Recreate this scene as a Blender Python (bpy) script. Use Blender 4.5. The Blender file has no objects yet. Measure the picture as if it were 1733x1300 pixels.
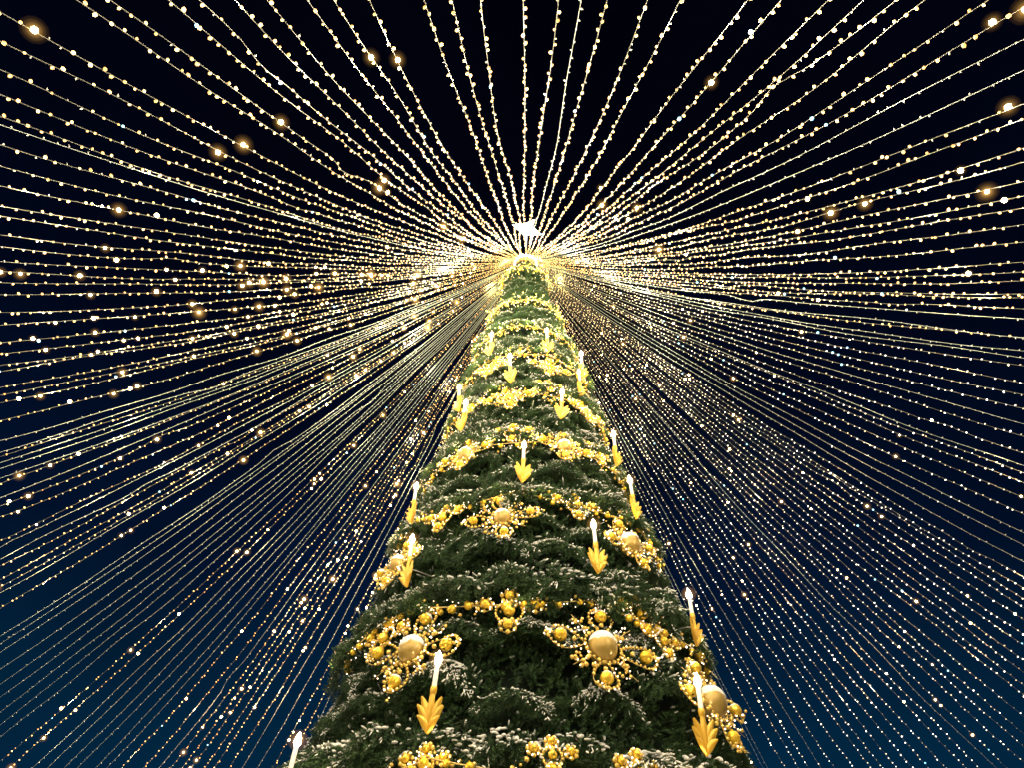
import bpy, bmesh, math, random
import numpy as np
from mathutils import Vector, Matrix

rng = np.random.default_rng(11)
random.seed(5)
scene = bpy.context.scene
col = scene.collection

# ------------------------------------------------------------------ camera
F_PX, PITCH, YAW, ROLL = 1083.6, math.radians(45.697), math.radians(-1.3513), math.radians(-2.4657)
CAM_Z = 1.6
TREE_Y = 19.0            # the tree stands 19 m in front of the camera
cam_data = bpy.data.cameras.new('camera')
cam = bpy.data.objects.new('camera', cam_data)
col.objects.link(cam)
cam_data.sensor_width = 36.0
cam_data.lens = 36.0 * F_PX / 1733.0
cam_data.clip_end = 3000.0
_cp, _sp = math.cos(PITCH), math.sin(PITCH)
_r0, _u0, _f0 = Vector((1, 0, 0)), Vector((0, -_sp, _cp)), Vector((0, _cp, _sp))
_cr, _sr = math.cos(-ROLL), math.sin(-ROLL)
_right = _cr * _r0 + _sr * _u0
_up = -_sr * _r0 + _cr * _u0
_rz = Matrix.Rotation(-YAW, 3, 'Z')
RIGHT, UP, FWD = _rz @ _right, _rz @ _up, _rz @ _f0
cam.matrix_world = Matrix(((RIGHT.x, UP.x, -FWD.x, 0), (RIGHT.y, UP.y, -FWD.y, 0),
                           (RIGHT.z, UP.z, -FWD.z, CAM_Z), (0, 0, 0, 1)))
scene.camera = cam

# ------------------------------------------------------------------ night sky and exposure
world = bpy.data.worlds.new('World')
scene.world = world
world.use_nodes = True
wn, wl = world.node_tree.nodes, world.node_tree.links
bg = wn['Background']
tc = wn.new('ShaderNodeTexCoord')
sx = wn.new('ShaderNodeSeparateXYZ')
ramp = wn.new('ShaderNodeValToRGB')
wl.new(tc.outputs['Generated'], sx.inputs[0])
wl.new(sx.outputs['Z'], ramp.inputs['Fac'])
wnz = wn.new('ShaderNodeTexNoise')      # thin uneven cloud
wnz.inputs['Scale'].default_value = 2.2
wnz.inputs['Detail'].default_value = 4
wmr = wn.new('ShaderNodeMapRange')
wmr.inputs['From Min'].default_value = .3
wmr.inputs['From Max'].default_value = .7
wmr.inputs['To Min'].default_value = .72
wmr.inputs['To Max'].default_value = 1.28
wmx = wn.new('ShaderNodeVectorMath')
wmx.operation = 'SCALE'
wl.new(tc.outputs['Generated'], wnz.inputs['Vector'])
wl.new(wnz.outputs['Fac'], wmr.inputs['Value'])
wl.new(ramp.outputs['Color'], wmx.inputs[0])
wl.new(wmr.outputs['Result'], wmx.inputs['Scale'])
wl.new(wmx.outputs[0], bg.inputs['Color'])
cr = ramp.color_ramp
cr.elements[0].position = 0.0
cr.elements[0].color = (0.002, 0.024, 0.066, 1)
cr.elements[1].position = 1.0
cr.elements[1].color = (0.0004, 0.0007, 0.0030, 1)
for pos, c in ((0.26, (0.0006, 0.0165, 0.0430, 1)), (0.45, (0.0005, 0.0054, 0.0215, 1)),
               (0.66, (0.0004, 0.0018, 0.0085, 1)), (0.85, (0.0004, 0.0009, 0.0042, 1))):
    e = cr.elements.new(pos)
    e.color = c
bg.inputs['Strength'].default_value = 1.0

scene.view_settings.view_transform = 'Standard'
scene.view_settings.look = 'None'
scene.view_settings.gamma = 1.0
scene.view_settings.exposure = 0.0
scene.view_settings.use_curve_mapping = False
scene.cycles.use_denoising = True
scene.cycles.sample_clamp_indirect = 3.0
scene.cycles.sample_clamp_direct = 0.0
scene.cycles.max_bounces = 4
scene.cycles.diffuse_bounces = 2
scene.cycles.glossy_bounces = 2
scene.cycles.use_light_tree = True
scene.cycles.filter_width = 1.5
scene.cycles.caustics_reflective = False
scene.cycles.caustics_refractive = False


# ------------------------------------------------------------------ helpers
def ray(u, v):
    d = RIGHT * ((u - 866.5) / F_PX) + UP * ((650.0 - v) / F_PX) + FWD
    return d.normalized()


# tiers of the tree: height of the rim, height of the top (above the eye), radius at rim and top
TIERS = [(-1.0, 3.7, 7.6, 6.0), (3.7, 7.6, 6.0, 4.62), (7.6, 11.0, 4.85, 3.95), (11.0, 13.7, 4.12, 3.25),
         (13.7, 16.4, 3.45, 2.75), (16.4, 18.9, 2.95, 2.3), (18.9, 21.0, 2.5, 1.95), (21.0, 23.4, 2.1, 1.5),
         (23.4, 26.5, 1.65, 1.0), (26.5, 28.5, 1.1, .5)]


def radius(zc):
    for a, b, ra, rb in TIERS:
        if a <= zc < b:
            return ra + (rb - ra) * (zc - a) / (b - a)
    return 0.15 if zc > 20 else 7.6


def axis_x(zc):
    return 0.42 * (1 - zc / 28.0)


def surf(az, zc, off=0.0):
    """point on the tree face at azimuth az (degrees), height zc above the eye"""
    r = radius(zc) + off
    a = math.radians(az)
    return Vector((axis_x(zc) + r * math.cos(a), TREE_Y + r * math.sin(a), zc + CAM_Z))


def find_on_tree(u, v, off):
    """where the sight line through the photograph's pixel meets the tree's face"""
    d = ray(u, v)
    best, bg_ = None, 1e9
    t = 8.0
    while t < 45:
        q = d * t
        g = math.hypot(q.x - axis_x(q.z), q.y - TREE_Y) - radius(q.z) - off
        if g < bg_:
            bg_, best = g, q.copy()
        if g < 0:
            break
        t += 0.02
    az = math.degrees(math.atan2(best.y - TREE_Y, best.x - axis_x(best.z)))
    return az, best.z, math.hypot(best.x - axis_x(best.z), best.y - TREE_Y) - radius(best.z)


def new_obj(name, mesh, mats, parent=None):
    o = bpy.data.objects.new(name, mesh)
    if mesh is not None and not mesh.materials:
        for m in (mats if isinstance(mats, (list, tuple)) else [mats]):
            mesh.materials.append(m)
    col.objects.link(o)
    if parent is not None:
        o.parent = parent
    return o


def empty(name, loc, label, cat, group=None, rot=None):
    o = bpy.data.objects.new(name, None)
    o.empty_display_size = 0.2
    col.objects.link(o)
    o.location = loc
    if rot is not None:
        o.rotation_euler = rot
    o['label'] = label
    o['category'] = cat
    if group:
        o['group'] = group
    return o


def np_mesh(name, V, Fc, smooth=False, tint=None, mi=None):
    """V (n,3), Fc (m,3|4) -> mesh"""
    V = np.asarray(V, np.float32)
    Fc = np.asarray(Fc, np.int32)
    me = bpy.data.meshes.new(name)
    k = Fc.shape[1]
    me.vertices.add(len(V))
    me.vertices.foreach_set('co', V.ravel())
    me.loops.add(Fc.size)
    me.loops.foreach_set('vertex_index', Fc.ravel())
    me.polygons.add(len(Fc))
    me.polygons.foreach_set('loop_start', np.arange(0, Fc.size, k, dtype=np.int32))
    if smooth:
        me.polygons.foreach_set('use_smooth', np.ones(len(Fc), bool))
    if mi is not None:
        me.polygons.foreach_set('material_index', np.asarray(mi, np.int32))
    if tint is not None:
        at = me.attributes.new('tint', 'FLOAT', 'POINT')
        at.data.foreach_set('value', np.asarray(tint, np.float32))
    me.update(calc_edges=True)
    me.validate()
    return me


def ico(sub=1):
    bm = bmesh.new()
    bmesh.ops.create_icosphere(bm, subdivisions=sub, radius=1.0)
    bmesh.ops.triangulate(bm, faces=bm.faces[:])
    bm.verts.ensure_lookup_table()
    V = np.array([v.co[:] for v in bm.verts])
    Fc = np.array([[v.index for v in f.verts] for f in bm.faces])
    bm.free()
    return V, Fc


ICO1, ICO2, ICO3 = ico(1), ico(2), ico(3)
OCT = (np.array([[1, 0, 0], [-1, 0, 0], [0, 1, 0], [0, -1, 0], [0, 0, 1], [0, 0, -1]], float),
       np.array([[0, 2, 4], [2, 1, 4], [1, 3, 4], [3, 0, 4], [2, 0, 5], [1, 2, 5], [3, 1, 5], [0, 3, 5]]))


def stamp(tpl, P, S, Rm=None):
    """copies of a template at points P, with sizes S (n,) or (n,3) and rotations Rm (n,3,3)"""
    V, Fc = tpl
    P = np.asarray(P, float)
    n = len(P)
    S = np.asarray(S, float)
    if S.ndim == 1:
        S = np.repeat(S[:, None], 3, 1)
    W = V[None] * S[:, None, :]
    if Rm is not None:
        W = np.einsum('nij,nvj->nvi', Rm, W)
    W = W + P[:, None, :]
    FF = Fc[None] + (np.arange(n) * len(V))[:, None, None]
    return W.reshape(-1, 3), FF.reshape(-1, Fc.shape[1])


def joinm(parts):
    Vs, Fs, o = [], [], 0
    for V, Fc in parts:
        if len(V) == 0:
            continue
        Vs.append(V)
        Fs.append(np.asarray(Fc) + o)
        o += len(V)
    return np.concatenate(Vs), np.concatenate(Fs)


def frames(D_, ref=(0, 0, 1)):
    """rotation matrices whose z axis is D_"""
    Z = D_ / (np.linalg.norm(D_, axis=1, keepdims=True) + 1e-9)
    ref = np.broadcast_to(np.asarray(ref, float), Z.shape)
    X = np.cross(ref, Z)
    bad = np.linalg.norm(X, axis=1) < 1e-3
    X[bad] = np.cross(np.broadcast_to([1.0, 0.1, 0], Z[bad].shape), Z[bad])
    X /= np.linalg.norm(X, axis=1, keepdims=True)
    Y = np.cross(Z, X)
    return np.stack([X, Y, Z], 2)


def tube(P, r, n=4, closed=False, caps=True):
    P = np.asarray(P, float)
    m = len(P)
    T = np.roll(P, -1, 0) - np.roll(P, 1, 0) if closed else np.gradient(P, axis=0)
    Rm = frames(T, (0.13, 0.31, 0.94))
    r = np.broadcast_to(np.asarray(r, float), (m,))
    a = np.arange(n) * 2 * math.pi / n
    ring = np.stack([np.cos(a), np.sin(a), 0 * a], 1)
    V = (np.einsum('mij,kj->mki', Rm, ring) * r[:, None, None] + P[:, None, :]).reshape(-1, 3)
    Fc = []
    for i in range(m if closed else m - 1):
        j = (i + 1) % m
        for k in range(n):
            l = (k + 1) % n
            Fc.append((i * n + k, i * n + l, j * n + l))
            Fc.append((i * n + k, j * n + l, j * n + k))
    if caps and not closed:
        for i, s in ((0, -1), (m - 1, 1)):
            for k in range(1, n - 1):
                t = (i * n, i * n + k, i * n + k + 1)
                Fc.append(t if s > 0 else t[::-1])
    return V, np.array(Fc)


def lathe(prof, n=16):
    """(r, z) profile turned about z, triangles"""
    V, Fc = [], []
    for r, z in prof:
        for k in range(n):
            a = 2 * math.pi * k / n
            V.append((r * math.cos(a), r * math.sin(a), z))
    for i in range(len(prof) - 1):
        for k in range(n):
            l = (k + 1) % n
            Fc.append((i * n + k, i * n + l, (i + 1) * n + l))
            Fc.append((i * n + k, (i + 1) * n + l, (i + 1) * n + k))
    return np.array(V, float), np.array(Fc)


# ------------------------------------------------------------------ materials
def mat(name, color, rough=0.5, metal=0.0, emis=None, strength=0.0, sample=None, noise=None, spec=None, bump=0.0, coat=0.0):
    m = bpy.data.materials.new(name)
    m.use_nodes = True
    nt = m.node_tree
    b = nt.nodes['Principled BSDF']
    b.inputs['Base Color'].default_value = (*color, 1)
    b.inputs['Roughness'].default_value = rough
    b.inputs['Metallic'].default_value = metal
    if spec is not None:
        b.inputs['Specular IOR Level'].default_value = spec
    if coat:
        b.inputs['Coat Weight'].default_value = coat
        b.inputs['Coat Roughness'].default_value = 0.1
    if emis is not None:
        b.inputs['Emission Color'].default_value = (*emis, 1)
        b.inputs['Emission Strength'].default_value = strength
    if noise:
        sc, c2 = noise
        t = nt.nodes.new('ShaderNodeTexCoord')
        n = nt.nodes.new('ShaderNodeTexNoise')
        n.inputs['Scale'].default_value = sc
        n.inputs['Detail'].default_value = 5
        r = nt.nodes.new('ShaderNodeValToRGB')
        r.color_ramp.elements[0].position = 0.35
        r.color_ramp.elements[0].color = (*color, 1)
        r.color_ramp.elements[1].position = 0.68
        r.color_ramp.elements[1].color = (*c2, 1)
        nt.links.new(t.outputs['Object'], n.inputs['Vector'])
        nt.links.new(n.outputs['Fac'], r.inputs['Fac'])
        nt.links.new(r.outputs['Color'], b.inputs['Base Color'])
        if bump:
            bp = nt.nodes.new('ShaderNodeBump')
            bp.inputs['Strength'].default_value = bump
            bp.inputs['Distance'].default_value = 0.02
            nt.links.new(n.outputs['Fac'], bp.inputs['Height'])
            nt.links.new(bp.outputs['Normal'], b.inputs['Normal'])
    if sample:
        m.cycles.emission_sampling = sample
    return m


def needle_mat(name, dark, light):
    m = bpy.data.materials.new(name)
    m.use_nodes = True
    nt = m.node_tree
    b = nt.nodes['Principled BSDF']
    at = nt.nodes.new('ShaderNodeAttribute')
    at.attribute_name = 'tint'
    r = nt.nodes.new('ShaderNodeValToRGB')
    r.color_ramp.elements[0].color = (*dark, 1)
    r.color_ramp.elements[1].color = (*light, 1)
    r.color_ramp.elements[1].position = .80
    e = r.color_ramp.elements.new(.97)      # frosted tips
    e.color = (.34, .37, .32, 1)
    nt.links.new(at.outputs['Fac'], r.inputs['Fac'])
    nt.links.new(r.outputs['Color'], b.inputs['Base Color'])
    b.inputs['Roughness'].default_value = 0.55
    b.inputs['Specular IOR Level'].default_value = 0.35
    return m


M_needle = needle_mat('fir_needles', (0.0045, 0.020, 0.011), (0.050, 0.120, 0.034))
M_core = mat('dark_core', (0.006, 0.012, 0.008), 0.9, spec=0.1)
M_bark = mat('bark', (0.035, 0.025, 0.017), 0.9, noise=(6, (0.07, 0.05, 0.035)))
M_snow = mat('snow', (0.88, 0.88, 0.88), 0.7, noise=(9, (0.70, 0.72, 0.75)), bump=0.4, spec=0.2)
M_cable = mat('pale_wire', (0.42, 0.48, 0.45), 0.5)
M_cable_lit = mat('brown_wire', (0.15, 0.15, 0.12), 0.5)  # wire of the lit strings, darkened to offset the strong lamp light on it
M_cap = mat('unlit_bulb', (0.85, 0.87, 0.80), 0.35)
WARM = (1.0, 0.72, 0.36)
def bulb_mat(name, c0, s0, c1, s1):
    """bulbs that differ in brightness from one to the next (attribute tint)"""
    m = bpy.data.materials.new(name)
    m.use_nodes = True
    nt = m.node_tree
    b = nt.nodes['Principled BSDF']
    b.inputs['Base Color'].default_value = (.5, .4, .25, 1)
    at = nt.nodes.new('ShaderNodeAttribute')
    at.attribute_name = 'tint'
    r = nt.nodes.new('ShaderNodeMix')
    r.data_type = 'RGBA'
    r.inputs['A'].default_value = (*c0, 1)
    r.inputs['B'].default_value = (*c1, 1)
    f = nt.nodes.new('ShaderNodeMapRange')
    f.inputs['To Min'].default_value = s0
    f.inputs['To Max'].default_value = s1
    nt.links.new(at.outputs['Fac'], r.inputs['Factor'])
    nt.links.new(at.outputs['Fac'], f.inputs['Value'])
    nt.links.new(r.outputs['Result'], b.inputs['Emission Color'])
    nt.links.new(f.outputs['Result'], b.inputs['Emission Strength'])
    m.cycles.emission_sampling = 'NONE'
    return m


M_bulb = bulb_mat('warm_bulb', (1.0, .43, .075), 2.0, (1.0, .58, .20), 8.0)
M_bulb_small = bulb_mat('cool_warm_bulb', (1.0, .80, .50), 1.2, (1.0, .92, .82), 9.0)
M_spark = mat('sparkling_bulb', (0.9, 0.8, 0.6), 0.3, emis=(1.0, 0.66, 0.26), strength=60.0, sample='NONE')
M_blue = mat('blue_bulb', (0.6, 0.8, 0.9), 0.3, emis=(0.10, 0.65, 1.0), strength=2.2, sample='NONE')
def halo_mat(name, c, s_):  # emissive volume imitating lens glare around a lamp
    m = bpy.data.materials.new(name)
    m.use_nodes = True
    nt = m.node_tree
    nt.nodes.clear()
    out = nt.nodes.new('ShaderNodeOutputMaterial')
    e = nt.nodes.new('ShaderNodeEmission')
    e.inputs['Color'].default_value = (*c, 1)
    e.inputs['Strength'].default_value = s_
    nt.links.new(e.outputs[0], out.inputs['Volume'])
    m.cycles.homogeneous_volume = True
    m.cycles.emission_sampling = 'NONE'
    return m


M_halo = [halo_mat('amber_resin', (1.0, .52, .12), q) for q in (.12, .36, 1.1, 3.2, 9.0)]  # layers of imitated glare, weak outside and strong at the core
M_lamp_halo = halo_mat('clear_amber_cover', (1.0, .50, .12), .4)  # imitated glare around the candle lamps
M_lamp_halo_in = halo_mat('inner_amber_cover', (1.0, .55, .16), 1.6)
M_fairy = bulb_mat('fairy_light', (1.0, .62, .28), 2.0, (1.0, .84, .70), 7.0)
M_flame = mat('flame_lamp', (0.9, 0.85, 0.7), 0.3, emis=(1.0, 0.80, 0.48), strength=75.0)
M_stick = mat('candle_tube', (0.85, 0.82, 0.76), 0.4, emis=(1.0, 0.86, 0.66), strength=0.30)
M_leaf = mat('gilded_leaf', (0.90, 0.53, 0.06), 0.30, metal=0.25, noise=(5, (0.92, 0.56, 0.07)), coat=0.5)
M_gold = mat('gold_ball', (0.95, 0.60, 0.04), 0.2, metal=0.5, noise=(3, (0.97, 0.68, 0.07)), coat=0.5)
M_bead = mat('gold_bead', (0.95, 0.66, 0.16), 0.22, metal=0.4, coat=0.4)
M_egg = mat('champagne_bauble', (0.44, 0.30, 0.07), 0.34, metal=0.35, noise=(2, (0.50, 0.345, 0.09)), coat=1.0)
M_wire = mat('gilt_wire', (0.55, 0.42, 0.16), 0.4, metal=0.5)
M_star = mat('star_lamp', (0.9, 0.9, 0.9), 0.4, emis=(0.93, 0.97, 1.0), strength=14.0)
M_mast = mat('steel_mast', (0.30, 0.30, 0.31), 0.45, metal=0.7)
M_ground = mat('trodden_snow', (0.20, 0.205, 0.22), 0.9, noise=(0.6, (0.12, 0.12, 0.125)))

# ------------------------------------------------------------------ ground
gm = np_mesh('ground', [(-600, -600, 0), (600, -600, 0), (600, 600, 0), (-600, 600, 0)], [(0, 1, 2, 3)])
ground = new_obj('ground', gm, M_ground)
ground['kind'] = 'structure'
ground['label'] = 'trodden snow on the square below the tree'

# ------------------------------------------------------------------ fir sprigs
def make_sprig(seed, nb=5, needles=9):
    """a fir sprig along +z, about 0.5 long: main twig and side twigs with needles all round.
    returns V, F, local tint, and the twig segments that can carry snow"""
    g = np.random.default_rng(seed)
    V, Fc, T, segs = [], [], [], []

    def twig(p0, d, L, nn):
        d = d / np.linalg.norm(d)
        bend = g.normal(0, .12, 3)
        pts = [p0 + d * L * s + bend * L * s * s for s in np.linspace(0, 1, nn + 1)]
        segs.append((pts[nn // 3], pts[-1]))
        for i in range(nn):
            a, b = pts[i], pts[i + 1]
            t = b - a
            t /= np.linalg.norm(t)
            x = np.cross(t, [.3, .5, .8])
            x /= np.linalg.norm(x)
            y = np.cross(t, x)
            ph = g.uniform(0, 6.28)
            for k in range(4):
                q = ph + k * 1.5708 + g.normal(0, .25)
                o = math.cos(q) * x + math.sin(q) * y
                nl = g.uniform(.045, .075)
                w = 0.010
                sdir = np.cross(o, t)
                tip = a + o * nl * .8 + t * nl * .75
                k0 = len(V)
                V.extend([a - sdir * w + o * .004, a + sdir * w + o * .004, tip])
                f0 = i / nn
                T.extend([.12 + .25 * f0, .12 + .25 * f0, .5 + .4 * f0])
                Fc.append((k0, k0 + 1, k0 + 2))
    z = np.array([0, 0, 1.0])
    twig(np.zeros(3), z + g.normal(0, .08, 3), .5, needles)
    for b in range(nb):
        s = .08 + .36 * (b + .5) / nb
        a = g.uniform(-.5, .5) + (b % 2) * math.pi
        d = z * .75 + np.array([math.cos(a), math.sin(a) * .6, 0]) * .75
        twig(z * s, d, .26 * (1.15 - s), needles - 3)
    return np.array(V), np.array(Fc), np.array(T), segs


SPRIGS = [make_sprig(100 + i) for i in range(5)]


def foliage(P, D_, S, tint, snow_p, g):
    """P positions, D_ directions, S sizes, tint per sprig, snow_p chance of snow per sprig"""
    P, D_, S = np.asarray(P), np.asarray(D_), np.asarray(S)
    kinds = g.integers(0, len(SPRIGS), len(P))
    Rm = frames(D_)
    sp = g.uniform(0, 6.28, len(P)) * 0.25
    c, s = np.cos(sp), np.sin(sp)
    Z0 = np.zeros_like(c)
    spin = np.stack([np.stack([c, -s, Z0], 1), np.stack([s, c, Z0], 1), np.stack([Z0, Z0, Z0 + 1], 1)], 1)
    Rm = np.einsum('nij,njk->nik', Rm, spin)
    parts, tints, sn = [], [], []
    for k, (V, Fc, T, segs) in enumerate(SPRIGS):
        ix = np.where(kinds == k)[0]
        if not len(ix):
            continue
        parts.append(stamp((V, Fc), P[ix], S[ix], Rm[ix]))
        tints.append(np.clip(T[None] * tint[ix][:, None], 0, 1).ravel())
        for (a, b) in segs:
            m = ix[g.random(len(ix)) < snow_p[ix]]
            if not len(m):
                continue
            A = P[m] + np.einsum('nij,j->ni', Rm[m], a) * S[m][:, None]
            B = P[m] + np.einsum('nij,j->ni', Rm[m], b) * S[m][:, None]
            sn.append((A, B, S[m]))
    V, Fc = joinm(parts)
    T = np.concatenate(tints)
    snow = None
    if sn:
        A = np.concatenate([q[0] for q in sn])
        B = np.concatenate([q[1] for q in sn])
        SS = np.concatenate([q[2] for q in sn])
        L = np.linalg.norm(B - A, axis=1)
        mid = (A + B) / 2 + g.normal(0, .008, A.shape)
        mid[:, 2] += .048 * SS
        R2 = frames(B - A)
        th = g.uniform(.015, .032, len(L)) * np.clip(SS, .6, 1.4)
        sc = np.stack([th * g.uniform(.9, 1.5, len(L)), th * g.uniform(.8, 1.1, len(L)), L * g.uniform(.42, .68, len(L))], 1)
        snow = stamp(ICO1, mid, sc, R2)
    return V, Fc, T, snow


# ------------------------------------------------------------------ the tree
tree = empty('christmas_tree', (axis_x(-1.6), TREE_Y, 0.0),
             'giant snow dusted green fir tree hung with gold ornaments and candles', 'christmas tree')
tinv = Vector((-tree.location.x, -tree.location.y, -tree.location.z))
TL = np.array(tree.location)

# trunk and the dark inner frame that carries the branches
prof = [(.55, -CAM_Z), (.5, 6), (.35, 15), (.2, 24), (.10, 29.0)]
V, Fc = lathe(prof, 12)
V[:, 0] += np.array([axis_x(z) for z in V[:, 2]])
V[:, 1] += TREE_Y
V[:, 2] += CAM_Z
new_obj('trunk', np_mesh('trunk', V - TL, Fc, True), M_bark, tree)
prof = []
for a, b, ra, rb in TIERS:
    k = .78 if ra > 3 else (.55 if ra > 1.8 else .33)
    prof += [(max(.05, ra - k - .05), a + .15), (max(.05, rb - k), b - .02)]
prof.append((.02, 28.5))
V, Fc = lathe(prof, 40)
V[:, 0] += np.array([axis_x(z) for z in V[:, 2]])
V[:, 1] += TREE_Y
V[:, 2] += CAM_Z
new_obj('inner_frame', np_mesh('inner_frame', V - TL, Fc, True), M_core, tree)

# the flat faces of the tiers: sprigs standing out and drooping, with low uneven mounds
P, D_, S, TI, SP = [], [], [], [], []
bumps = [(rng.uniform(-200, 160), rng.uniform(-1, 28), rng.uniform(.4, .95), rng.uniform(.14, .42)) for _ in range(300)]
bz = np.array(bumps)
for a, b, ra, rb in TIERS:
    area = math.pi * 2 * (ra + rb) / 2 * (b - a)
    dens = 26 if ra < 6.5 else 7
    dens = dens * (1.0 if ra > 3 else (1.4 if ra > 1.8 else 1.9))
    n = int(area * dens)
    zz = rng.uniform(a - .05, b, n)
    az = rng.uniform(0, 360, n) - 270
    for z, q in zip(zz, az):
        back = 20 < (q % 360) < 160 and True
        if back and rng.random() < .8:
            continue
        z = max(z, a + .001)
        r = radius(min(z, 28.49))
        da = (q - bz[:, 0] + 180) % 360 - 180
        dd = ((np.radians(da) * r) ** 2 + (z - bz[:, 1]) ** 2) / bz[:, 2] ** 2
        bump = float((bz[:, 3] * np.exp(-dd * 1.5)).sum())
        bump = min(bump, .55) * min(1, r / 3.5) - .16
        ar = math.radians(q)
        out = np.array([math.cos(ar), math.sin(ar), 0])
        tan = np.array([-math.sin(ar), math.cos(ar), 0])
        sc = (.95 if ra > 4 else (.8 if ra > 2.5 else .62)) * rng.uniform(.75, 1.2)
        off = -.66 * sc + bump + rng.normal(0, .03)
        P.append((axis_x(z) + (r + off) * out[0], TREE_Y + (r + off) * out[1], z + CAM_Z))
        d = out * rng.uniform(.7, 1.1) + tan * rng.normal(0, .55) + np.array([0, 0, 1]) * (rng.normal(-.12, .40))
        D_.append(d)
        S.append(sc)
        TI.append(rng.uniform(.45, 1.2))
        SP.append(.015 + .9 * max(0, bump - .05) + (.10 if rng.random() < .12 else 0))
P, D_ = np.array(P) - TL, np.array(D_)
V, Fc, T, snow = foliage(P, D_, np.array(S), np.array(TI), np.array(SP), rng)
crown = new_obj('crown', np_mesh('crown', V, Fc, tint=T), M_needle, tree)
crown['kind'] = 'stuff'
so = new_obj('snow', np_mesh('snow', *snow, smooth=True), M_snow, tree)
so['kind'] = 'stuff'

# boughs jutting out along every rim, drooping at the sides, snow on their backs
def make_bough(seed):
    g = np.random.default_rng(seed)
    P, D_, S, TI, SP = [], [], [], [], []

    def skin(u, v):
        w = .66 + .38 * math.sin(v * 2.3)
        return u * w, v * .74 - .1, .24 + .08 * math.sin(seed + v * 3) - .34 * v * v - .62 * abs(u) ** 1.7 * (.45 + .55 * v)
    for i in range(230):
        u, v = g.uniform(-1, 1), g.uniform(0, 1) ** .65
        x, y, z = skin(u, v)
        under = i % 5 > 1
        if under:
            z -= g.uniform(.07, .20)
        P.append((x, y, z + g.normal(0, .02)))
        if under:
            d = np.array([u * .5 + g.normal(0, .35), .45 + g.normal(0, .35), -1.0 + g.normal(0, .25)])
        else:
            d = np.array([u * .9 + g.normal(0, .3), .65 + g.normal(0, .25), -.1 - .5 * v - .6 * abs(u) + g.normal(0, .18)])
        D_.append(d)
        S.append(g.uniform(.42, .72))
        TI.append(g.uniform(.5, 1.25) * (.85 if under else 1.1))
        SP.append(0 if under else (.40 if math.sin(u * 3 + seed * 1.7) + math.sin(v * 4 + seed) > .35 else .06) * (1.7, .9, 1.4, .5, 1.1, 1.7, .9)[seed % 7])
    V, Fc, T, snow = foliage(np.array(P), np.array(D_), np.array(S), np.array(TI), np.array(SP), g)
    # snow crust lying along the back
    Q, C = [], []
    for _ in range((56, 20, 40, 12, 28, 50, 22)[seed % 7]):
        x, y, z = skin(g.uniform(-.8, .8), g.uniform(.1, .8))
        Q.append((x, y, z + .07))
        C.append((g.uniform(.03, .085), g.uniform(.03, .07), g.uniform(.016, .034)))
    crust = stamp(ICO1, Q, np.array(C))
    sV, sF = joinm([snow, crust])
    st = tube([(0, -.3, .1), (0, .12, .12), (0, .4, -.02)], [.03, .025, .01], 5)
    return (np_mesh('bough', V, Fc, tint=T), np_mesh('bough_snow', sV, sF, True), np_mesh('bough_stem', *st))


BOUGHS = [make_bough(40 + i) for i in range(7)]
bi = 0
for ti, (a, b, ra, rb) in enumerate(TIERS):
    if ti == 0:
        continue
    o1, o2 = (-.42, -.40) if ra > 3 else (-.24, -.24)
    for row, (zf, offs) in enumerate(((a + .18, o1), (a + (b - a) * .40, o2), (a + (b - a) * .70, o2))):
        sc = (1.12 if ra > 4.5 else .9 if ra > 3 else .66 if ra > 2 else .46) * (1.0, .72, .66)[row]
        r = radius(zf)
        n = max(6, int(2 * math.pi * r / (1.30 * sc * (1 if row == 0 else 1.75))))
        ph = rng.uniform(0, 360)
        for k in range(n):
            az = ph + 360 * k / n + rng.normal(0, 22 / n)
            if 25 < (az % 360) < 155:
                continue
            zb = zf + rng.uniform(-.15, .22) * sc + (0 if row == 0 else rng.uniform(-.5, .5) * (b - a) * .22)
            p = surf(az, max(zb, a + .02), offs)
            mesh, smesh, tmesh = BOUGHS[bi % len(BOUGHS)]
            bi += 1
            s = sc * rng.uniform(.85, 1.15)
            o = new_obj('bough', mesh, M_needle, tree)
            o.matrix_local = Matrix.Translation(p + tinv) @ Matrix.Rotation(math.radians(az - 90), 4, 'Z') @ \
                Matrix.Rotation(rng.normal(0, .12), 4, 'X') @ Matrix.Diagonal((s * rng.uniform(.9, 1.1), s, s, 1))
            so = new_obj('snow', smesh, M_snow, o)
            so['kind'] = 'stuff'
            so = new_obj('stem', tmesh, M_bark, o)

# ------------------------------------------------------------------ star on its mast above the treetop
star_c = Vector((0, TREE_Y, 32.05 + CAM_Z))
star = empty('star_topper', star_c, 'glowing white pointed star above the treetop', 'star')


def star_mesh():
    dirs = []
    for ax in ((1.05, 0, 0), (-1.0, 0, 0), (0, .55, 0), (0, -.55, 0), (0, 0, 1.55), (0, 0, -.7)):
        dirs.append(Vector(ax) * .82)
    inner = [Vector((x, y, z)).normalized() * .33 for x in (-1, 1) for y in (-1, 1) for z in (-1, 1)]
    V = [d[:] for d in dirs] + [i[:] for i in inner]
    Fc = []
    for i, d in enumerate(dirs):
        near = [j for j, q in enumerate(inner) if q.dot(d) > 0]
        n = d.normalized()
        x = n.orthogonal().normalized()
        y = n.cross(x)
        near.sort(key=lambda j: math.atan2(inner[j].dot(y), inner[j].dot(x)))
        for k in range(4):
            Fc.append((i, 6 + near[k], 6 + near[(k + 1) % 4]))
    return np.array(V), np.array(Fc)


so = new_obj('star_body', np_mesh('star_body', *star_mesh()), M_star, star)
so.rotation_euler = (0, math.radians(20), math.radians(8))
so.scale = (1.05, 1.05, 1.05)
new_obj('mast', np_mesh('mast', *tube([(0, 0, -3.2), (0, 0, -.3)], .05, 8)), M_mast, star)

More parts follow.
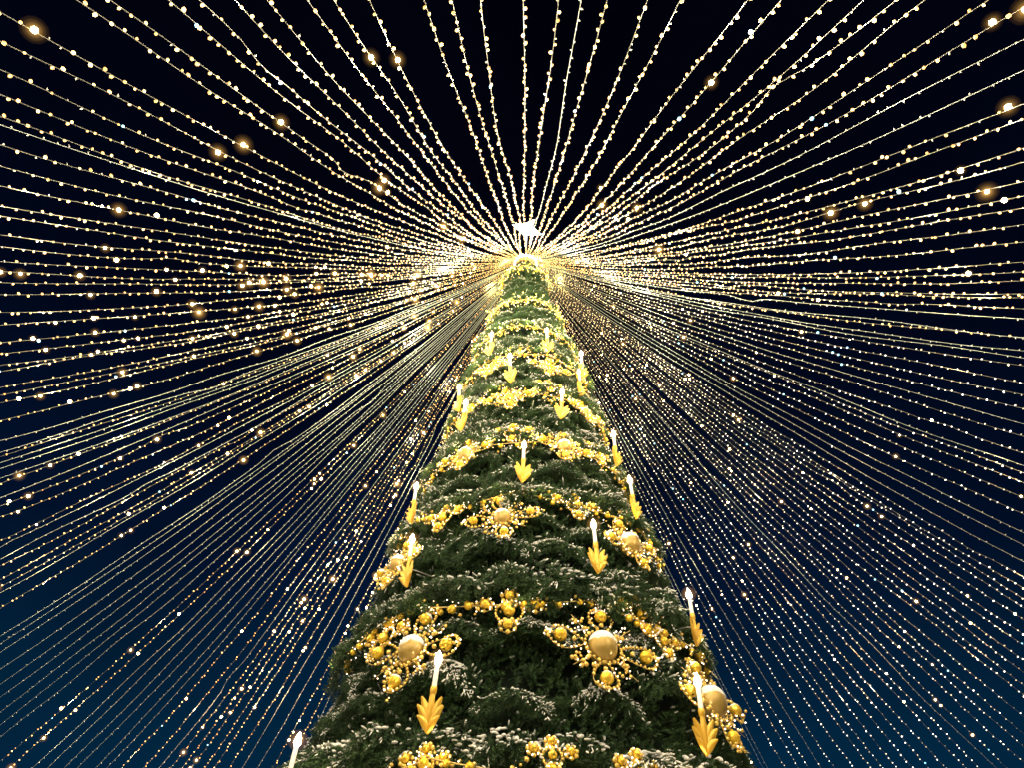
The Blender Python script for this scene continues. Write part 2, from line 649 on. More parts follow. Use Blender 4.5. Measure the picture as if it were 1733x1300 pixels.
collar = empty('treetop_collar', (0, TREE_Y, 28.55 + CAM_Z), 'ring of bright lamps where the light strings meet under the star', 'lamp ring')  # fixture put in to make the bright glow at the treetop
new_obj('ring', np_mesh('ring', *tube([(.52 * math.cos(t), .52 * math.sin(t), 0) for t in np.linspace(0, 6.2832, 33)[:-1]], .03, 6, True), smooth=True), M_mast, collar)  # added collar ring that carries the treetop glow lamps
for k in range(3):
    t = k * 2.0944 + .5
    new_obj('spoke', np_mesh('spoke', *tube([(.05 * math.cos(t), .05 * math.sin(t), -.1), (.5 * math.cos(t), .5 * math.sin(t), 0)], .018, 5)), M_mast, collar)
RL = np_mesh('ring_lamp', ICO2[0] * np.array([.06, .06, .08]), ICO2[1], smooth=True)
for k in range(20):
    t = k * .31416
    o = new_obj('ring_lamp', RL, M_flame, collar)
    o.location = (.58 * math.cos(t), .58 * math.sin(t), -.02)

# ------------------------------------------------------------------ light strings fanning out from the treetop
AZIMUTHS = [
    -237.47, -235.78, -234.54, -232.74, -230.65, -228.61, -226.85, -224.90, -223.73, -222.21, -221.01, -219.70,
    -218.40, -216.74, -214.43, -212.81, -211.66, -209.90, -208.53, -206.86, -205.58, -203.46, -202.06, -199.87,
    -198.30, -196.82, -195.29, -193.80, -191.99, -189.98, -188.89, -187.92, -184.24, -182.17, -181.28, -180.30,
    -178.39, -177.64, -175.68, -174.64, -171.75, -169.51, -168.16, -166.15, -165.50, -163.84, -162.91, -161.89,
    -161.14, -159.46, -156.08, -153.36, -152.42, -151.03, -148.25, -147.61, -145.80, -144.09, -141.63, -139.49,
    -137.00, -135.32, -134.07, -132.62, -130.72, -129.38, -127.30, -125.97, -123.98, -122.24, -120.31, -118.73,
    -118.19, -116.52, -114.93, -113.42, -111.64, -108.99, -107.70, -105.77, -104.69, -103.20, -102.05, -100.24,
    -99.09, -97.63, -95.01, -93.61, -92.27, -90.48, -88.98, -87.68, -86.54, -84.72, -83.24, -80.49, -79.02,
    -77.38, -76.16, -75.22, -73.90, -72.15, -70.90, -69.35, -67.64, -65.50, -64.43, -62.32, -61.19, -59.40,
    -58.11, -56.86, -54.98, -53.04, -50.54, -49.57, -48.19, -46.68, -45.79, -44.38, -43.11, -40.33, -39.97,
    -38.08, -36.99, -35.51, -33.08, -31.09, -28.90, -26.50, -24.48, -21.70, -19.61, -18.56, -16.77, -14.43,
    -11.86, -9.15, -7.20, -4.85, -2.56, -0.98, 0.24, 1.53, 3.19, 4.97, 6.48, 8.39, 9.82, 11.36, 12.80, 14.98,
    16.83, 18.20, 19.70, 21.80, 22.95, 24.43, 25.77, 27.94, 29.56, 31.30, 33.22, 34.86, 36.25, 38.25, 40.61,
    42.43, 44.13, 45.55, 47.23, 49.52, 50.27, 51.70]
LOOKS = [      # 0 bright gold, 1 small white, 2 unlit
    0, 2, 0, 0, 2, 2, 0, 0, 0, 0, 0, 0, 2, 0, 0, 2, 2, 2, 2, 2, 2, 0, 0, 2, 2, 2, 2, 2, 2, 2, 2, 2, 0, 2, 0, 0, 0,
    2, 2, 0, 0, 0, 2, 0, 2, 2, 2, 0, 2, 2, 0, 0, 0, 0, 0, 0, 0, 0, 0, 0, 0, 0, 0, 0, 0, 0, 0, 0, 0, 0, 0, 2, 0, 0,
    0, 0, 0, 0, 0, 0, 0, 0, 0, 0, 0, 0, 0, 0, 0, 0, 0, 2, 0, 0, 0, 0, 0, 0, 0, 0, 0, 0, 0, 2, 2, 0, 0, 0, 0, 0, 0,
    0, 0, 0, 0, 0, 0, 0, 0, 0, 2, 2, 0, 2, 2, 1, 1, 1, 1, 2, 1, 1, 2, 1, 1, 1, 1, 2, 2, 2, 1, 1, 1, 1, 1, 1, 1, 1,
    1, 1, 1, 1, 1, 1, 1, 1, 2, 1, 1, 1, 1, 1, 1, 1, 1, 1, 1, 2, 1, 1, 1, 2, 2, 1]
SIDES = 'B' * 22 + 'L' * 55 + 'T' * 25 + 'R' * 53 + 'b' * 19      # picture edge each string runs to
Z_TOP, SL, SAG = 28.907, 1.35673, 0.0131184
ORD = 'zeroth first second third fourth fifth sixth seventh eighth ninth tenth eleventh twelfth thirteenth fourteenth fifteenth sixteenth seventeenth eighteenth nineteenth'.split()
TENS = {20: 'twenty', 30: 'thirty', 40: 'forty', 50: 'fifty'}


def ordinal(n):
    if n < 20:
        return ORD[n]
    t, u = n // 10 * 10, n % 10
    return TENS[t] + '-' + ORD[u] if u else TENS[t][:-1] + 'ieth'


count = {s: SIDES.count(s) for s in 'BLTRb'}
seen = {s: 0 for s in 'BLTRb'}
SPARK_PX = [(53, 45), (477, 208), (404, 241), (637, 315), (675, 545), (265, 370), (205, 357), (5, 460), (32, 460), (435, 735),
            (170, 420), (275, 495), (345, 530), (230, 575), (460, 905), (545, 805), (400, 942), (220, 1102), (70, 1258),
            (198, 912), (305, 1050), (660, 705), (600, 760), (1663, 45), (1205, 137), (1017, 340), (1635, 463), (1390, 512),
            (1695, 338), (1365, 800), (1425, 965), (1415, 1118), (1500, 875), (1580, 1185), (1590, 1210), (1720, 1045), (1650, 1250),
            (1710, 182), (625, 87), (1365, 338), (1540, 930), (1240, 940), (1330, 850), (1440, 980), (210, 770), (125, 770), (330, 600), (525, 490)]
spark_az = {}


def project(p):
    q = Vector(p) - Vector((0, 0, CAM_Z))
    d = q.dot(FWD)
    return 866.5 + F_PX * q.dot(RIGHT) / d, 650 - F_PX * q.dot(UP) / d, d


def string_path(azd, r, g):
    a = math.radians(azd)
    z = Z_TOP - SL * r + SAG * r * r + CAM_Z
    e = np.array([g.normal(0, .035) for _ in range(4)])
    lat = e[0] * np.sin(r * .55 + e[1] * 90) + e[2] * np.sin(r * 1.7 + e[3] * 90) * .6
    ver = e[1] * np.sin(r * .8 + e[0] * 90) * .8 + e[3] * np.sin(r * 2.3 + e[2] * 90) * .4
    if g.random() < .22:      # a tangle or kink in the wire
        rk = g.uniform(4, 17)
        lat = lat + g.choice([-1, 1]) * g.uniform(.06, .16) * np.exp(-((r - rk) / .35) ** 2)
        ver = ver + g.normal(0, .10) * np.exp(-((r - rk - .2) / .3) ** 2)
    fade = np.clip((r - .5) / 2.5, 0, 1)
    lat, ver = lat * fade, ver * fade
    x = r * math.cos(a) - lat * math.sin(a)
    y = TREE_Y + r * math.sin(a) + lat * math.cos(a)
    return np.stack([x, y, z + ver], 1)


paths = []
for i, azd in enumerate(AZIMUTHS):
    g = np.random.default_rng(900 + i)
    r = np.concatenate([np.arange(.35, 22.6, .14)])
    paths.append((azd, 'LMD'[LOOKS[i]], r, string_path(azd, r, g), g))

# hand each noted sparkle to the wire that passes nearest
proj = []
for (_, c, r, Pp, g) in paths:
    Q = Pp - np.array([0, 0, CAM_Z])
    dpt = Q @ np.array(FWD)
    uu = 866.5 + F_PX * (Q @ np.array(RIGHT)) / dpt
    vv = 650 - F_PX * (Q @ np.array(UP)) / dpt
    ok = dpt > 1
    proj.append((np.where(ok, uu, 1e6), np.where(ok, vv, 1e6)))
sparks = {i: [] for i in range(len(paths))}
for (px, py) in SPARK_PX:
    bd = (1e9, 0, 0)
    for i, (uu, vv) in enumerate(proj):
        if paths[i][1] == 'D':
            continue
        dd = np.hypot(uu - px, vv - py)
        j = int(np.argmin(dd))
        if dd[j] < bd[0]:
            bd = (dd[j], i, j)
    sparks[bd[1]].append(bd[2])

for i, (azd, c, r, Pp, g) in enumerate(paths):
    sd = SIDES[i]
    seen[sd] += 1
    k = seen[sd]
    look = {'L': 'bright gold light string', 'M': 'small white light string', 'D': 'pale string of unlit bulbs'}[c]
    if sd == 'B':
        lab = f'{look} down to the bottom edge, {ordinal(k)} left of the tree'
    elif sd == 'b':
        lab = f'{look} down to the bottom edge, {ordinal(count["b"] - k + 1)} right of the tree'
    elif sd == 'L':
        lab = f'{look} out to the left edge, {ordinal(count["L"] - k + 1)} from the top'
    elif sd == 'R':
        lab = f'{look} out to the right edge, {ordinal(k)} from the top'
    else:
        lab = f'{look} overhead to the top edge, {ordinal(k)} from the left'
    root = empty('light_string', Pp[0], lab, 'light string', 'light strings fanning out from the treetop')
    O = np.array(Pp[0])
    n_c = tube(Pp[::2] - O, .0058, 3, caps=False)
    new_obj('cable', np_mesh('cable', *n_c), M_cable if c == 'D' else M_cable_lit, root)
    # bulbs along the wire
    seg = np.linalg.norm(np.diff(Pp, axis=0), axis=1)
    s = np.concatenate([[0], np.cumsum(seg)])
    step = .20 if c != 'D' else .24
    t = np.arange(.05, s[-1], step)
    t = t + g.normal(0, .035, len(t))
    t = np.clip(t, 0, s[-1])
    B = np.stack([np.interp(t, s, Pp[:, q]) for q in range(3)], 1)
    Tn = np.stack([np.interp(t, s, np.gradient(Pp[:, q])) for q in range(3)], 1)
    Tn /= np.linalg.norm(Tn, axis=1, keepdims=True)
    rd = g.normal(0, 1, B.shape) + np.array([0, 0, -.25])
    rd -= (rd * Tn).sum(1, keepdims=True) * Tn
    rd /= np.linalg.norm(rd, axis=1, keepdims=True)
    rr = np.interp(t, s, r)
    Rm = frames(rd + .35 * Tn)
    B = B - O
    dist = np.linalg.norm(B + O - np.array([0, 0, CAM_Z]), axis=1)
    state = g.random(len(t))
    if c == 'D':
        lit = state < .04 * (azd > -60)
    elif c == 'M':
        lit = state < .86
    else:
        lit = state < .84
    lit = lit | ((rr < 2.2) & (c != 'D'))
    blue = (g.random(len(t)) < .012) & (rr > 4) & (c != 'D')
    spark = np.zeros(len(t), bool)
    if c != 'D':
        p_s = .006 if c == 'L' else .014
        if c == 'L' and azd < -130:
            p_s = .058
        spark = (g.random(len(t)) < p_s) & (rr > 3)
        for j in sparks[i]:
            spark[int(np.argmin(np.abs(rr - r[j])))] = True
    lit &= ~blue & ~spark
    off = ~lit & ~blue & ~spark & (rr > 5)
    rad = {'L': .0235, 'M': .0215, 'D': .020}[c]
    def bulbs(mask, rr_, long, name, m, tpl):
        ix = np.where(mask)[0]
        if not len(ix):
            return
        sz = rr_ * g.uniform(.75, 1.25, len(ix)) * np.clip((.42 if c == 'L' else .6) + rr[ix] / 14, .45, 1)
        V, Fc = stamp(tpl, B[ix] + rd[ix] * (sz * long * .9)[:, None], np.stack([sz, sz, sz * long], 1), Rm[ix])
        tn = np.repeat(g.random(len(ix)) ** (2.4 if azd < -118 else 1.6) * np.clip((rr[ix] - 1) / 11, .0, 1), len(tpl[0]))
        o = new_obj(name, np_mesh(name, V, Fc, True, tint=tn), m, root)
        o['kind'] = 'stuff'
    bulbs(lit, rad, 1.25, 'bulbs', M_bulb if c == 'L' else M_bulb_small, ICO1 if c == 'L' and -150 < azd < -30 else OCT)
    if c != 'D':      # the light the string's bulbs throw on everything round them
        for rl in (4.5 + 15 * g.random(4) ** 1.3 if c == 'L' else 5 + 12 * g.random(1)):
            j = int(np.argmin(np.abs(r - rl)))
            ld = bpy.data.lights.get('string_glow') or bpy.data.lights.new('string_glow', 'POINT')
            ld.energy = 76.0
            ld.color = (1.0, .82, .54)
            ld.shadow_soft_size = .03
            lo = bpy.data.objects.new('string_glow', ld)
            col.objects.link(lo)
            lo.parent = root
            lo.location = Pp[j] - O + rd[min(j, len(rd) - 1)] * .06 + np.array([0, 0, -.2])
    bulbs(off, .013, 2.0, 'unlit_bulbs', M_cap, OCT)
    bulbs(blue, .032, 1.2, 'blue_bulbs', M_blue, ICO1)
    bulbs(spark, .042 if c == 'L' else .034, 1.0, 'sparkling_bulbs', M_spark, ICO1)
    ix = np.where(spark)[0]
    if len(ix):  # added glow spheres imitating lens glare; the bulbs have no globes
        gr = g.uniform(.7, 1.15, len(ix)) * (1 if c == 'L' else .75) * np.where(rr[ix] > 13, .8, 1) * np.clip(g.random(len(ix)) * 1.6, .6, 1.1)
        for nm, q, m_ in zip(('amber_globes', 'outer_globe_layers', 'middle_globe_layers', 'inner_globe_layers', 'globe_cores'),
                             (.20, .155, .112, .076, .05), M_halo):
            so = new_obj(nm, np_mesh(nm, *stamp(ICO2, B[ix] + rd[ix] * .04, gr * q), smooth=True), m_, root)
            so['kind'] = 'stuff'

# ------------------------------------------------------------------ candles
def leaf_mesh():
    """gilded acanthus holder: seven folded petals fanning up from the point below; 0.78 tall, origin at its top"""
    H = .78
    nv, nu = 12, 6
    V, Fc = [], []
    petals = [(0, 1.0, .21, .075), (22, .84, .20, .045), (-22, .84, .20, .045), (35, .69, .20, .06), (-35, .69, .20, .06),
              (47, .46, .155, .085), (-47, .46, .155, .085)]
    for ang, L, wd, front in petals:
        a1 = math.radians(ang)
        spine = []
        x, z = 0.0, -H
        for i in range(nv + 1):
            t = i / nv
            spine.append((x, z))
            a = a1 * (.42 + 1.15 * t ** 1.6)
            x += math.sin(a) * L * H / nv
            z += math.cos(a) * L * H / nv
        for side in (1, -1):
            k0 = len(V)
            for i in range(nv + 1):
                t = i / nv
                a = a1 * (.42 + 1.15 * t ** 1.6)
                w = wd * .5 * (math.sin(math.pi * min(1, t * .93 + .03)) ** .8) * H + .003
                if ang == 0:
                    w = wd * .5 * H * (1 - .45 * t) * min(1, t * 4 + .1)
                for jj in range(nu + 1):
                    u = -1 + 2 * jj / nu
                    fold = .040 * (1 - abs(u) ** 1.4) * math.sin(math.pi * min(1, t * .8 + .15))
                    roll = .05 * t ** 3 * (0 if ang == 0 else 1)
                    y = front * min(1, .4 + t) + fold + roll
                    V.append((spine[i][0] + u * w * math.cos(a), y if side > 0 else y - .014, spine[i][1] - u * w * math.sin(a)))
            for i in range(nv):
                for jj in range(nu):
                    p = k0 + i * (nu + 1) + jj
                    q = p + nu + 1
                    Fc += [(p, p + 1, q + 1), (p, q + 1, q)] if side < 0 else [(p, q + 1, p + 1), (p, q, q + 1)]
    return np.array(V), np.array(Fc)


LEAF = np_mesh('leaf_holder', *leaf_mesh(), smooth=True)
STICK = np_mesh('candle_stick', *lathe([(.0, -.06), (.046, -.05), (.048, .0), (.046, .42), (.04, .43), (.0, .432)], 14), smooth=True)
COLLAR = np_mesh('collar', *lathe([(.03, -.14), (.062, -.10), (.066, -.03), (.058, .03), (.045, .035)], 14), smooth=True)
FLAME = np_mesh('flame', *lathe([(.0, .41), (.04, .43), (.068, .49), (.070, .53), (.052, .60), (.026, .665), (.0, .71)], 14), smooth=True)
LAMP_HALO_IN = np_mesh('inner_cover', ICO3[0] * .115, ICO3[1], smooth=True)
LAMP_HALO = np_mesh('lamp_cover', ICO3[0] * .19, ICO3[1], smooth=True)  # glow volume added round the flame to imitate glare, not a solid cover
CANDLES = [  # pixel of the leaf tip, extra distance from the face, what sets it apart
    (727, 1243, .68, 'below the left snow capped bauble'),
    (1198, 1280, .68, 'beside a half hidden bauble at the lower right edge'),
    (474, 1388, .45, 'only its lamp showing at the lower left edge'),
    (1178, 1095, .55, 'seen edge on against the sky at the lower right'),
    (688, 995, .68, 'above the left large bauble at the left edge'),
    (1010, 972, .68, 'above the right large snow capped bauble'),
    (1073, 878, .45, 'on the right edge halfway up, beside a bauble'),
    (697, 888, .50, 'on the left edge, standing just above another candle'),
    (884, 818, .68, 'at the centre of the tree above a round medallion'),
    (1042, 790, .60, 'seen edge on at the right edge above the middle'),
    (783, 732, .68, 'on the left edge above the oval bauble'),
    (951, 713, .68, 'right of centre above the upper round bauble'),
    (775, 700, .60, 'half hidden behind the left edge of the upper tree'),
    (863, 647, .30, 'left of centre in the upper tree among bead clusters'),
    (985, 640, .55, 'on the upper right edge, higher of an overlapping pair'),
    (981, 672, .35, 'on the upper right edge, lower of an overlapping pair'),
    (830, 603, .32, 'topmost candle on the left side'),
    (926, 597, .30, 'topmost candle on the right side')]
for (u, v, off, words) in CANDLES:
    az, zc, o_ = find_on_tree(u, v, off)
    a = math.radians(az)
    p = surf(az, zc, o_)
    root = empty('candle_ornament', p + Vector((0, 0, .78)), 'gold leaf candle with lit lamp ' + words, 'candle',
                 'electric candles on the tree', (random.gauss(0, .03), random.gauss(0, .05), a - math.pi / 2 + random.gauss(0, .15)))
    new_obj('leaf_holder', LEAF, M_leaf, root)
    st = new_obj('candle_stick', STICK, M_stick, root)
    st.location = (0, .05, .0)
    new_obj('collar', COLLAR, M_leaf, root).location = (0, .05, 0)
    gl = new_obj('lamp_cover', LAMP_HALO, M_lamp_halo, root)
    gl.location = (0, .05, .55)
    gi = new_obj('inner_cover', LAMP_HALO_IN, M_lamp_halo_in, gl)
    fl = new_obj('flame_bulb', FLAME, M_flame, root)
    fl.location = (0, .05, 0)
    new_obj('bracket', np_mesh('bracket', *tube([(0, .05, -.3), (0, -.2, -.25), (0, -.75, -.2)], .015, 5)), M_mast, root)

# ------------------------------------------------------------------ medallions, pendants and garlands
BALL = np_mesh('gold_ball', *lathe([(math.sin(t) * 1, -math.cos(t)) for t in np.linspace(0, math.pi, 11)] + [(.22, 1.0), (.22, 1.16), (.0, 1.17)], 16), smooth=True)
EGG = np_mesh('bauble', *lathe([(math.sin(t), -math.cos(t) * (1.18 if t < 1.57 else 1.02)) for t in np.linspace(0, math.pi, 17)], 28), smooth=True)


def snow_cap(seed, rad=1.03, z0=.25):
    g = np.random.default_rng(seed)
    n, rings = 28, 7
    V, Fc = [], []
    edge = [math.acos(min(.95, z0 + .12 * math.sin(k * .45 + seed) + g.normal(0, .05))) for k in range(n)]
    for i in range(rings + 1):
        for k in range(n):
            t = edge[k] * i / rings
            rr_ = rad + (.05 * (1 - (i / rings) ** 2)) - (.05 if i == rings else 0)
            a = 2 * math.pi * k / n
            V.append((rr_ * math.sin(t) * math.cos(a), rr_ * math.sin(t) * math.sin(a), rr_ * math.cos(t) * 1.03))
    for i in range(rings):
        for k in range(n):
            l = (k + 1) % n
            Fc += [(i * n + k, (i + 1) * n + l, i * n + l), (i * n + k, (i + 1) * n + k, (i + 1) * n + l)]
    return np_mesh('snow_cap', np.array(V), np.array(Fc), smooth=True)


CAPS = [snow_cap(3 + i) for i in range(4)]
CAP_S = [snow_cap(13 + i, 1.03, .45) for i in range(3)]


def stuff(o):
    o['kind'] = 'stuff'
    return o


def bead_mesh(P, r, tpl=ICO1):
    P = np.asarray(P, float)
    return stamp(tpl, P, np.broadcast_to(np.asarray(r, float), (len(P),)))


def fairy(root, P, r, g):
    V, Fc = bead_mesh(P, r)
    return new_obj('fairy_lights', np_mesh('fairy_lights', V, Fc, True, tint=np.repeat(g.random(len(P)), len(ICO1[0]))), M_fairy, root)


def place_ball(root, p, r, g, capped=.5):
    b = new_obj('gold_ball', BALL, M_gold, root)
    b.location = p
    b.scale = (r, r, r)
    b.rotation_euler = (g.normal(0, .25), g.normal(0, .25), g.uniform(0, 6))
    if g.random() < capped:
        c = new_obj('snow_cap', CAP_S[int(g.integers(0, 3))], M_snow, b)
    return b


def face_frame(az, zc, off, lean=None):
    """x along the tree's face (to the right seen from outside), y outward, z up the face"""
    p = surf(az, zc, off)
    a = math.radians(az)
    out = Vector((math.cos(a), math.sin(a), 0))
    side = Vector((-math.sin(a), math.cos(a), 0))
    slope = .36 if lean is None else lean
    upv = (Vector((0, 0, 1)) - out * slope).normalized()
    outn = side.cross(upv).normalized()
    if outn.dot(out) < 0:
        outn = -outn
    x = outn.cross(upv)
    M = Matrix(((x.x, outn.x, upv.x, p.x), (x.y, outn.y, upv.y, p.y), (x.z, outn.z, upv.z, p.z), (0, 0, 0, 1)))
    return M


def medallion(u, v, sc, egg_r, label, seed, off=.34, full=True):
    g = np.random.default_rng(seed)
    az, zc, o_ = find_on_tree(u, v, off)
    M = face_frame(az, zc, o_)
    root = empty('medallion', (0, 0, 0), label, 'medallion', 'gold medallions on the tree')
    root.matrix_world = M
    R_ = 1.25 * sc
    if egg_r:
        b = new_obj('bauble', EGG, M_egg, root)
        b.scale = (egg_r, egg_r, egg_r)
        # the bauble hangs upright while the frame leans with the tree
        b.rotation_euler = (-.34 + g.normal(0, .06), g.normal(0, .12), 0)
        c = new_obj('snow_cap', CAPS[seed % 4], M_snow, b)
    else:
        place_ball(root, (0, .05, 0), .14 * sc + .03, g, .3)
        egg_r = .2 * sc
    beads, lights, wires, clus = [], [], [], []
    # ring round the bauble
    rr_ = egg_r * 1.28
    wires.append(tube([(rr_ * math.cos(t), .0, rr_ * math.sin(t)) for t in np.linspace(0, 6.2832, 30)[:-1]], .012, 4, True))
    nb = int(rr_ * 6.28 / .115)
    for k in range(nb):
        t = k * 6.2832 / nb
        beads.append((rr_ * math.cos(t), .03, rr_ * math.sin(t), .04 if k % 3 else .055))
    tilt = g.normal(0, .12)
    for q in range(4):
        a = tilt + q * math.pi / 2
        ca, sa = math.cos(a), math.sin(a)
        c0, c1 = rr_, R_ * (1 if q % 2 == 0 else .86)
        hw = .30 * sc
        loop = []
        for t in np.linspace(.12, 6.163, 26):
            s = (1 - math.cos(t)) / 2
            l = c0 + (c1 - c0) * s
            w = -math.sin(t) * hw * (.55 + .65 * s)
            loop.append((l * ca - w * sa, .02 * math.sin(3 * t), l * sa + w * ca))
        wires.append(tube(loop, .011, 4))
        L = np.array(loop)
        sl = np.concatenate([[0], np.cumsum(np.linalg.norm(np.diff(L, axis=0), axis=1))])
        for t in np.arange(0, sl[-1], .098):
            pq = [np.interp(t, sl, L[:, w]) for w in range(3)]
            if g.random() < .9:
                beads.append((pq[0], pq[1] + .02, pq[2], g.choice([.036, .040, .046])))
            if g.random() < .35:
                lights.append((pq[0] + g.normal(0, .035), pq[1] + .06, pq[2] + g.normal(0, .035)))
        lp = c0 + (c1 - c0) * .68
        place_ball(root, (lp * ca, .05, lp * sa), .125 * sc + .02, g, .6)
        lp = c0 + (c1 - c0) * .30
        beads.append((lp * ca, .04, lp * sa, .062))
        # tuft at the petal's end
        for _ in range(int(9 * sc) + 3):
            dd = g.normal(0, .075, 2)
            (beads if g.random() < .55 else lights).append((c1 * ca + dd[0], .05 + g.normal(0, .03), c1 * sa + dd[1]) + ((.04,) if 0 else ()))
        # clusters between the petals
        a2 = a + math.pi / 4
        for _ in range(int(13 * sc) + 6):
            l = g.uniform(rr_ * 1.1, R_ * .74)
            aa = a2 + g.normal(0, .17)
            pt = (l * math.cos(aa), .04 + g.normal(0, .03), l * math.sin(aa))
            if g.random() < .5:
                lights.append(pt)
            else:
                beads.append(pt + (g.choice([.035, .045, .06]),))
        wires.append(tube([(rr_ * math.cos(a2), 0, rr_ * math.sin(a2)), (R_ * .8 * math.cos(a2), .03, R_ * .8 * math.sin(a2))], .009, 4))
    bp = np.array([b[:3] for b in beads])
    br = np.array([(b[3] if len(b) > 3 else .042) for b in beads]) * (.62 + .24 * sc)
    stuff(new_obj('beads', np_mesh('beads', *bead_mesh(bp, br, ICO2), smooth=True), M_bead, root))
    stuff(fairy(root, lights, .015 + .003 * sc, g))
    stuff(new_obj('wire_frame', np_mesh('wire_frame', *joinm(wires)), M_wire, root))
    return root


MED = [
    (697, 1102, 1.0, .305, 'large bead medallion around the left snow capped bauble, low on the tree', .24),
    (1020, 1097, 1.0, .325, 'large bead medallion around the right snow capped bauble, low on the tree', .24),
    (1205, 1190, .95, .325, 'medallion with half hidden bauble behind the lower right candle', .34),
    (1066, 922, .80, .30, 'medallion with pale bauble at the right edge, halfway down', .28),
    (850, 877, .80, .235, 'round medallion with tan bauble at the centre of the tree', .22),
    (955, 757, .74, .235, 'medallion with round tan bauble right of centre, upper half', .22),
    (788, 770, .78, .235, 'medallion with oval tan bauble at the left edge, upper half', .22),
    (674, 956, .80, .24, 'medallion with bauble partly behind the left edge candle', .30),
    (930, 622, .66, 0, 'bright bead medallion without bauble, upper tree right of centre', .20),
    (862, 674, .74, 0, 'bead medallion below the upper left of centre candle', .20),
    (834, 622, .60, 0, 'bead medallion beside the upper left of centre candle', .20),
    (990, 698, .66, .16, 'bead medallion with small bauble on the upper right edge', .22)]
for k, (u, v, sc, er, lab, off) in enumerate(MED):
    medallion(u, v, sc, er, lab, 60 + k, off)


def pendant(u, v, sc, label, seed, off=.18):
    """hanging cluster in the middle of a swag: one loop with a ball, three balls with bead rings"""
    g = np.random.default_rng(seed)
    az, zc, o_ = find_on_tree(u, v, off)
    root = empty('pendant', (0, 0, 0), label, 'pendant', 'pendants hanging from the garlands')
    root.matrix_world = face_frame(az, zc, o_)
    beads, lights, wires = [], [], []
    def ringof(cx, cz, r, nb, br, pl):
        wires.append(tube([(cx + r * math.cos(t), 0, cz + r * math.sin(t)) for t in np.linspace(0, 6.2832, 22)[:-1]], .010, 4, True))
        for k in range(nb):
            t = k * 6.2832 / nb + .2
            beads.append((cx + r * math.cos(t), .02, cz + r * math.sin(t), br * g.uniform(.85, 1.15)))
            if g.random() < pl:
                lights.append((cx + r * 1.12 * math.cos(t + .2), .05, cz + r * 1.12 * math.sin(t + .2)))
    ringof(0, 0, .33 * sc, 20, .036, .6)
    place_ball(root, (0, .05, .02), .135 * sc + .01, g, .2)
    beads.append((0, .05, .20 * sc, .06))
    for cx, cz in ((0, -.42), (-.62, .20), (.62, .24), (.02, .52)):
        place_ball(root, (cx * sc, .05, cz * sc), .105 * sc + .015, g, .15)
        ringof(cx * sc, cz * sc, .20 * sc, 7, .05, .9)
    bp = np.array([b[:3] for b in beads])
    br = np.array([b[3] for b in beads]) * (.75 + .25 * sc)
    stuff(new_obj('beads', np_mesh('beads', *bead_mesh(bp, br, ICO2), smooth=True), M_bead, root))
    stuff(fairy(root, lights, .017, g))
    stuff(new_obj('wire_frame', np_mesh('wire_frame', *joinm(wires)), M_wire, root))


PEND = [
    (862, 1038, .95, 'gold pendant at the middle of the straight garland, low centre'),
    (650, 1085, .95, 'gold pendant on the sloping garland at the lower left edge'),
    (1085, 1045, .95, 'gold pendant on the sloping garland upper right of the right bauble'),
    (1122, 1090, .75, 'gold pendant beside the right snow capped bauble near the edge'),
    (750, 880, .85, 'gold pendant on the left sloping garland, mid tree'),
    (975, 860, .85, 'gold pendant on the right sloping garland, mid tree'),
    (868, 735, .80, 'gold pendant at the centre above the middle candle'),
    (1012, 770, .75, 'gold pendant on the right edge above the middle of the tree'),
    (930, 655, .62, 'gold pendant left of the upper right of centre candle'),
    (800, 690, .62, 'gold pendant near the left edge of the upper tree'),
    (880, 593, .60, 'gold pendant between the two topmost candles'),
    (935, 1284, .55, 'single gold ball pendant on the lowest garland at the bottom edge'),
    (716, 1299, .6, 'gold pendant on the lowest garland, bottom edge left of centre'),
    (1085, 1310, .6, 'gold pendant on the lowest garland, bottom edge right of centre')]
for k, (u, v, sc, lab) in enumerate(PEND):
    pendant(u, v, sc, lab, 160 + k)

RINGS = [  # height above the eye, azimuths of the hooks, density, ball size, label
    (3.56, [-194, -143, -107, -58.8, -8, 43], 1.0, .085, 'lowest gold garland along the bottom edge of the picture'),
    (7.36, [-178, -125, -73, -22, 29], 1.0, .085, 'gold garland running straight across the tree above the large baubles'),
    (10.92, [-193, -142, -95, -42, 9], 1.5, .075, 'gold garland peaking below the central candle, mid tree'),
    (13.5, [-176, -125, -72, -22, 29], 1.9, .07, 'gold garland above the central candle'),
    (16.2, [-191, -141, -101, -51, 0], 2.6, .065, 'gold garland below the upper left of centre candle'),
    (18.75, [-174, -122, -71, -20, 31], 2.8, .06, 'gold garland below the two topmost candles'),
    (20.85, [-199, -148, -96, -45, 6], 3.4, .055, 'dense bead garland just above the topmost candles'),
    (23.3, [-174, -122, -71, -20, 31], 3.8, .055, 'dense bead garland arching across the narrow upper tree'),
    (26.6, [-199, -148, -96, -45, 6], 4.6, .05, 'topmost bead garland under the bundle of light strings')]
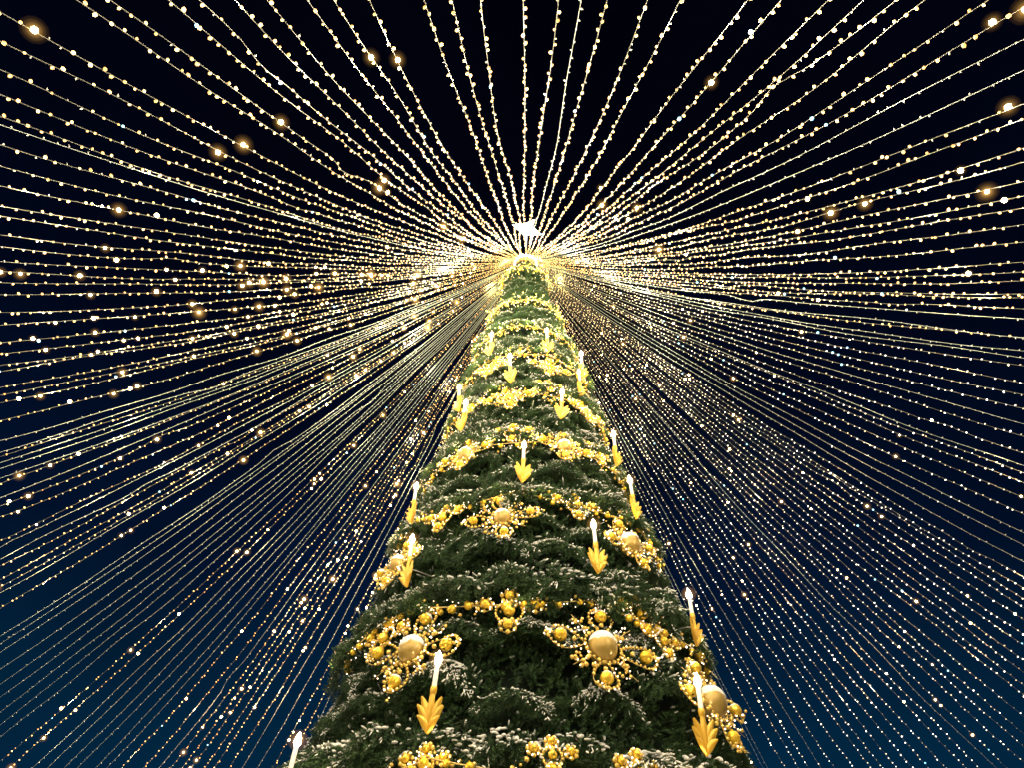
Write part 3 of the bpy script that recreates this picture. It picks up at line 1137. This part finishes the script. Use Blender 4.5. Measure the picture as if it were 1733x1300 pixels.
for k, (zc, hooks, dens, br, lab) in enumerate(RINGS):
    g = np.random.default_rng(300 + k)
    root = empty('garland', surf(-90, zc, .2), lab, 'garland', 'gold garlands around the tree')
    O = np.array(root.location)
    path = []
    for h0, h1 in zip(hooks[:-1], hooks[1:]):
        for t in np.linspace(0, 1, 24)[:-1]:
            sag = (.34 if k < 2 else .40) * 4 * t * (1 - t) * min(1, radius(zc) / 4)
            path.append(surf(h0 + (h1 - h0) * t, zc - .05 - sag, .28 if k < 2 else .18)[:])
    path = np.array(path) - O
    new_obj('cable', np_mesh('cable', *tube(path, .016, 5)), M_wire, root)
    s = np.concatenate([[0], np.cumsum(np.linalg.norm(np.diff(path, axis=0), axis=1))])
    at = lambda t: np.array([np.interp(t, s, path[:, q]) for q in range(3)])
    beads, lights = [], []
    nb = 0
    for t in np.arange(.2, s[-1], .42 if k < 3 else .5):
        p = at(t + g.normal(0, .06)) + g.normal(0, .03, 3) + np.array([0, 0, -.04])
        world_p = p + O
        if math.degrees(math.atan2(world_p[1] - TREE_Y, world_p[0])) > 12 or nb > 60:
            continue
        nb += 1
        b = place_ball(root, p, br * g.uniform(.8, 1.25), g, .1)
    for t in np.arange(0, s[-1], .085 / dens):
        sp = .05 + .035 * dens
        p = at(t) + g.normal(0, sp, 3) * np.array([.7, .7, 1.0])
        if g.random() < .52:
            lights.append(p)
        else:
            beads.append(np.append(p, g.choice([.03, .04, .05])))
    glow = bpy.data.lights.new('garland_glow', 'POINT')
    for t in np.arange(.5, s[-1], 1.3 if k > 1 else 2.4):      # the glow of the garland's own fairy lights
        p = at(t)
        w = p + O
        out = np.array([w[0] - axis_x(zc), w[1] - TREE_Y, 0])
        out /= np.linalg.norm(out)
        if math.degrees(math.atan2(w[1] - TREE_Y, w[0])) > 12:
            continue
        ld = glow
        ld.energy = (9, 9, 14, 24, 46, 75, 110, 150, 175)[k]
        ld.color = (1.0, .72, .24)
        ld.shadow_soft_size = .05
        lo = bpy.data.objects.new('garland_glow', ld)
        col.objects.link(lo)
        lo.parent = root
        lo.location = p + out * .45
    beads = np.array(beads)
    stuff(new_obj('beads', np_mesh('beads', *bead_mesh(beads[:, :3], beads[:, 3]), smooth=True), M_bead, root))
    stuff(fairy(root, lights, .016, g))
